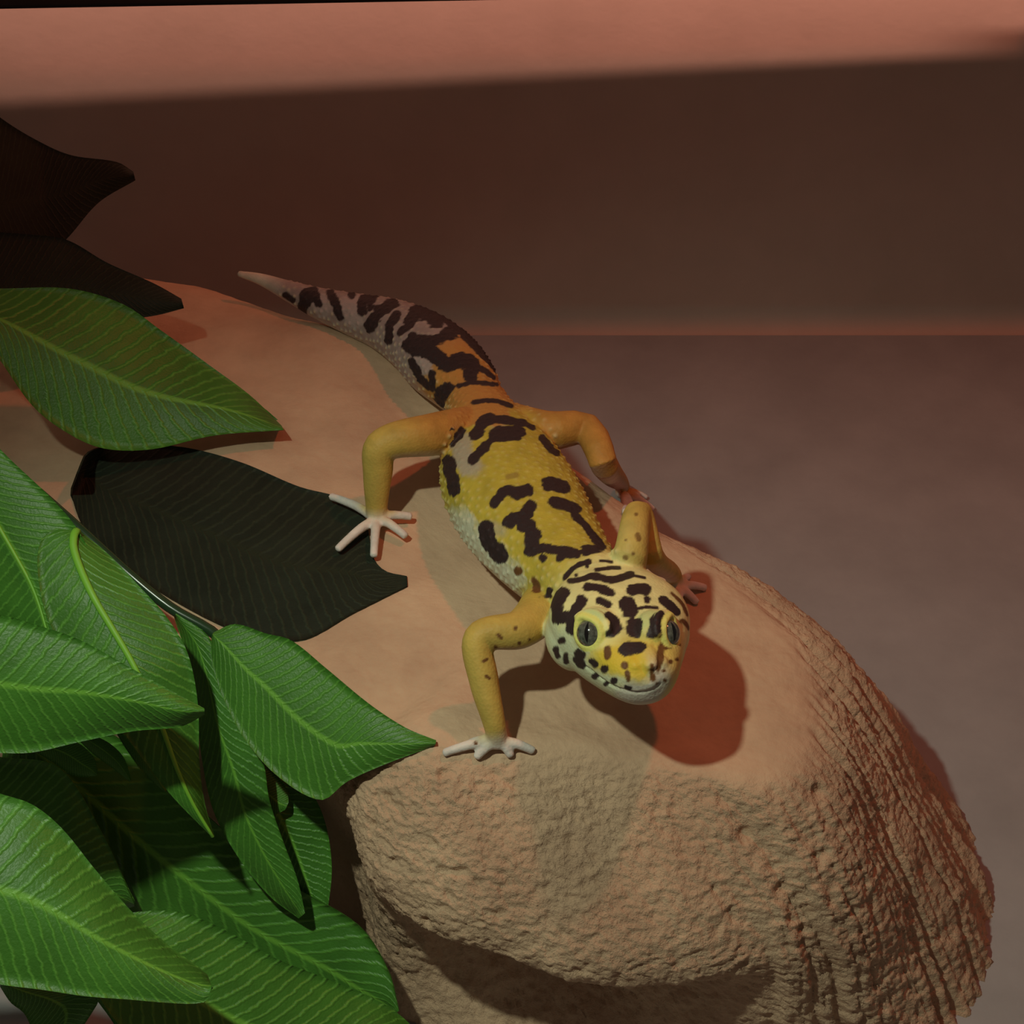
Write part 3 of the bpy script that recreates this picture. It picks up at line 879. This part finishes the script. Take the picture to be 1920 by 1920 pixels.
# branch stem with a gloss
def stem(pts, r):
    A_ = catmull(np.array([list(at_d(u, v, d)) for u, v, d in pts]), 40)
    t = Soup(); rr = np.full(40, r); t.tube(A_, rr, rr, seg=10)
    o = new_mesh('stem', t.v, t.f, M_STEM); parent_keep(o, plant); return o
stem([(-200, 700, 29), (20, 880, 28.4), (130, 975, 27.9), (240, 1075, 27.6), (320, 1140, 27.5), (405, 1190, 27.3), (430, 1230, 27.0)], .10)
stem([(-260, 1950, 27), (-210, 1500, 27.5), (-190, 1100, 28), (-190, 600, 30), (-150, 250, 33)], .16)
# big dark leaf low down, small ones
leaf([(20, 1330), (150, 1350), (260, 1410), (400, 1540), (540, 1655), (672, 1735), (728, 1820), (748, 1895)],
     [(10, 1350), (10, 1480), (120, 1620), (280, 1740), (430, 1840), (600, 1910), (740, 1902)],
     [28.0, 28.2, 28.0, 27.3], ML_GREEN, 0.3, .2, 'large lance-shaped leaf hanging low beside the rock')
leaf([(-120, 1400), (0, 1420), (110, 1440), (190, 1560), (250, 1690)], [(-120, 1560), (0, 1640), (100, 1690), (180, 1720), (252, 1700)],
     [27.0, 27.5, 27.9], ML_GREEN, 0.2, .1)
leaf([(430, 1370), (540, 1435), (600, 1515), (622, 1620), (612, 1725)], [(420, 1390), (440, 1520), (500, 1640), (560, 1722), (606, 1735)],
     [27.7, 27.8, 27.9, 27.9], ML_GREEN, 0.1, .12, nu=30, nvv=12)
# green leaves
leaf([(330, 1150), (392, 1195), (440, 1330), (492, 1425), (505, 1500), (530, 1575), (558, 1650), (572, 1712)],
     [(326, 1156), (352, 1240), (368, 1330), (378, 1420), (400, 1520), (445, 1605), (505, 1680), (560, 1722)],
     [27.2, 26.9, 27.0, 27.2], ML_GREEN, 0.15, .12)
leaf([(470, 1400), (510, 1445), (538, 1480), (541, 1505)], [(460, 1420), (470, 1500), (505, 1530), (535, 1518)], [27.4, 27.5, 27.5], ML_GREEN, 0, .05, nu=18, nvv=8)
leaf([(400, 1186), (440, 1170), (500, 1188), (545, 1200), (610, 1252), (690, 1318), (760, 1364), (818, 1388)],
     [(397, 1192), (396, 1235), (415, 1300), (455, 1380), (520, 1455), (602, 1500), (650, 1466), (720, 1434), (816, 1398)],
     [26.8, 26.5, 26.2, 25.9, 25.75], ML_GREEN, 0.0, .10, 'green leaf reaching over the rock to a front foot')
leaf([(-40, 800), (20, 862), (100, 938), (150, 1000), (180, 1080), (150, 1180), (112, 1240)], [(-60, 810), (-130, 900), (-120, 1020), (-60, 1130), (0, 1190), (60, 1225), (106, 1242)],
     [26.3, 26.2, 26.0, 25.8], ML_GREEN, 0.2, .25, rib=.05)
leaf([(150, 996), (200, 1036), (262, 1100), (315, 1160), (352, 1225), (371, 1320), (374, 1430), (385, 1510), (402, 1568)],
     [(140, 992), (100, 992), (74, 1020), (72, 1085), (92, 1165), (150, 1270), (240, 1385), (320, 1490), (398, 1570)],
     [26.2, 25.6, 25.4, 25.6, 26.0], ML_GREEN, -0.15, .18, 'green leaf with a bright lime midrib', rib=.075)
leaf([(60, 1380), (140, 1390), (176, 1420), (184, 1450)], [(50, 1400), (100, 1430), (140, 1455), (180, 1456)], [26.4, 26.5, 26.6], ML_GREEN, 0, .05, nu=16, nvv=8)
leaf([(150, 1370), (200, 1390), (232, 1420), (246, 1462)], [(140, 1380), (170, 1410), (210, 1440), (243, 1466)], [26.2, 26.3, 26.4], ML_GREEN, 0, .05, nu=16, nvv=8)
leaf([(230, 1360), (270, 1400), (300, 1440), (312, 1482)], [(215, 1370), (240, 1410), (270, 1450), (308, 1486)], [26.5, 26.6, 26.6], ML_GREEN, 0, .05, nu=16, nvv=8)
leaf([(0, 1830), (100, 1840), (180, 1850), (188, 1868), (172, 1900), (110, 1990)], [(0, 1850), (20, 1880), (45, 1900), (60, 1930), (80, 1970), (106, 1992)], [24.0, 24.2, 24.4], ML_GREEN, 0, .1, nu=20, nvv=10)
leaf([(180, 1850), (230, 1860), (280, 1900), (320, 1960)], [(170, 1860), (200, 1900), (240, 1950), (310, 1966)], [24.2, 24.3, 24.4], ML_GREEN, 0, .05, nu=16, nvv=8)
leaf([(200, 1720), (275, 1708), (345, 1712), (430, 1748), (520, 1798), (640, 1846), (735, 1892), (800, 1950)],
     [(180, 1740), (170, 1830), (230, 1930), (330, 2010), (450, 2060), (600, 2060), (720, 2010), (798, 1956)],
     [23.6, 23.8, 24.2, 24.8, 25.2], ML_GREEN, -0.3, .2, 'broad green leaf crossing in front of the foot of the rock')
leaf([(-260, 1130), (-120, 1130), (0, 1152), (70, 1172), (150, 1200), (250, 1255), (330, 1300), (383, 1328)],
     [(-260, 1380), (-120, 1410), (0, 1412), (60, 1411), (150, 1391), (250, 1371), (340, 1362), (384, 1340)],
     [23.2, 23.4, 23.6, 23.9], ML_GREEN, 0.1, .22, 'green leaf with pale herringbone veins', rib=0)
leaf([(-300, 1440), (-140, 1440), (0, 1488), (60, 1508), (115, 1552), (180, 1632), (250, 1712), (320, 1775), (388, 1826), (396, 1846)],
     [(-300, 1760), (-150, 1820), (0, 1846), (80, 1856), (160, 1868), (240, 1874), (310, 1880), (366, 1882), (390, 1875), (397, 1852)],
     [21.4, 21.6, 21.8, 22.2], ML_GREEN, -0.35, .25, 'broad green leaf with a blunt tip, lowest on the plant')
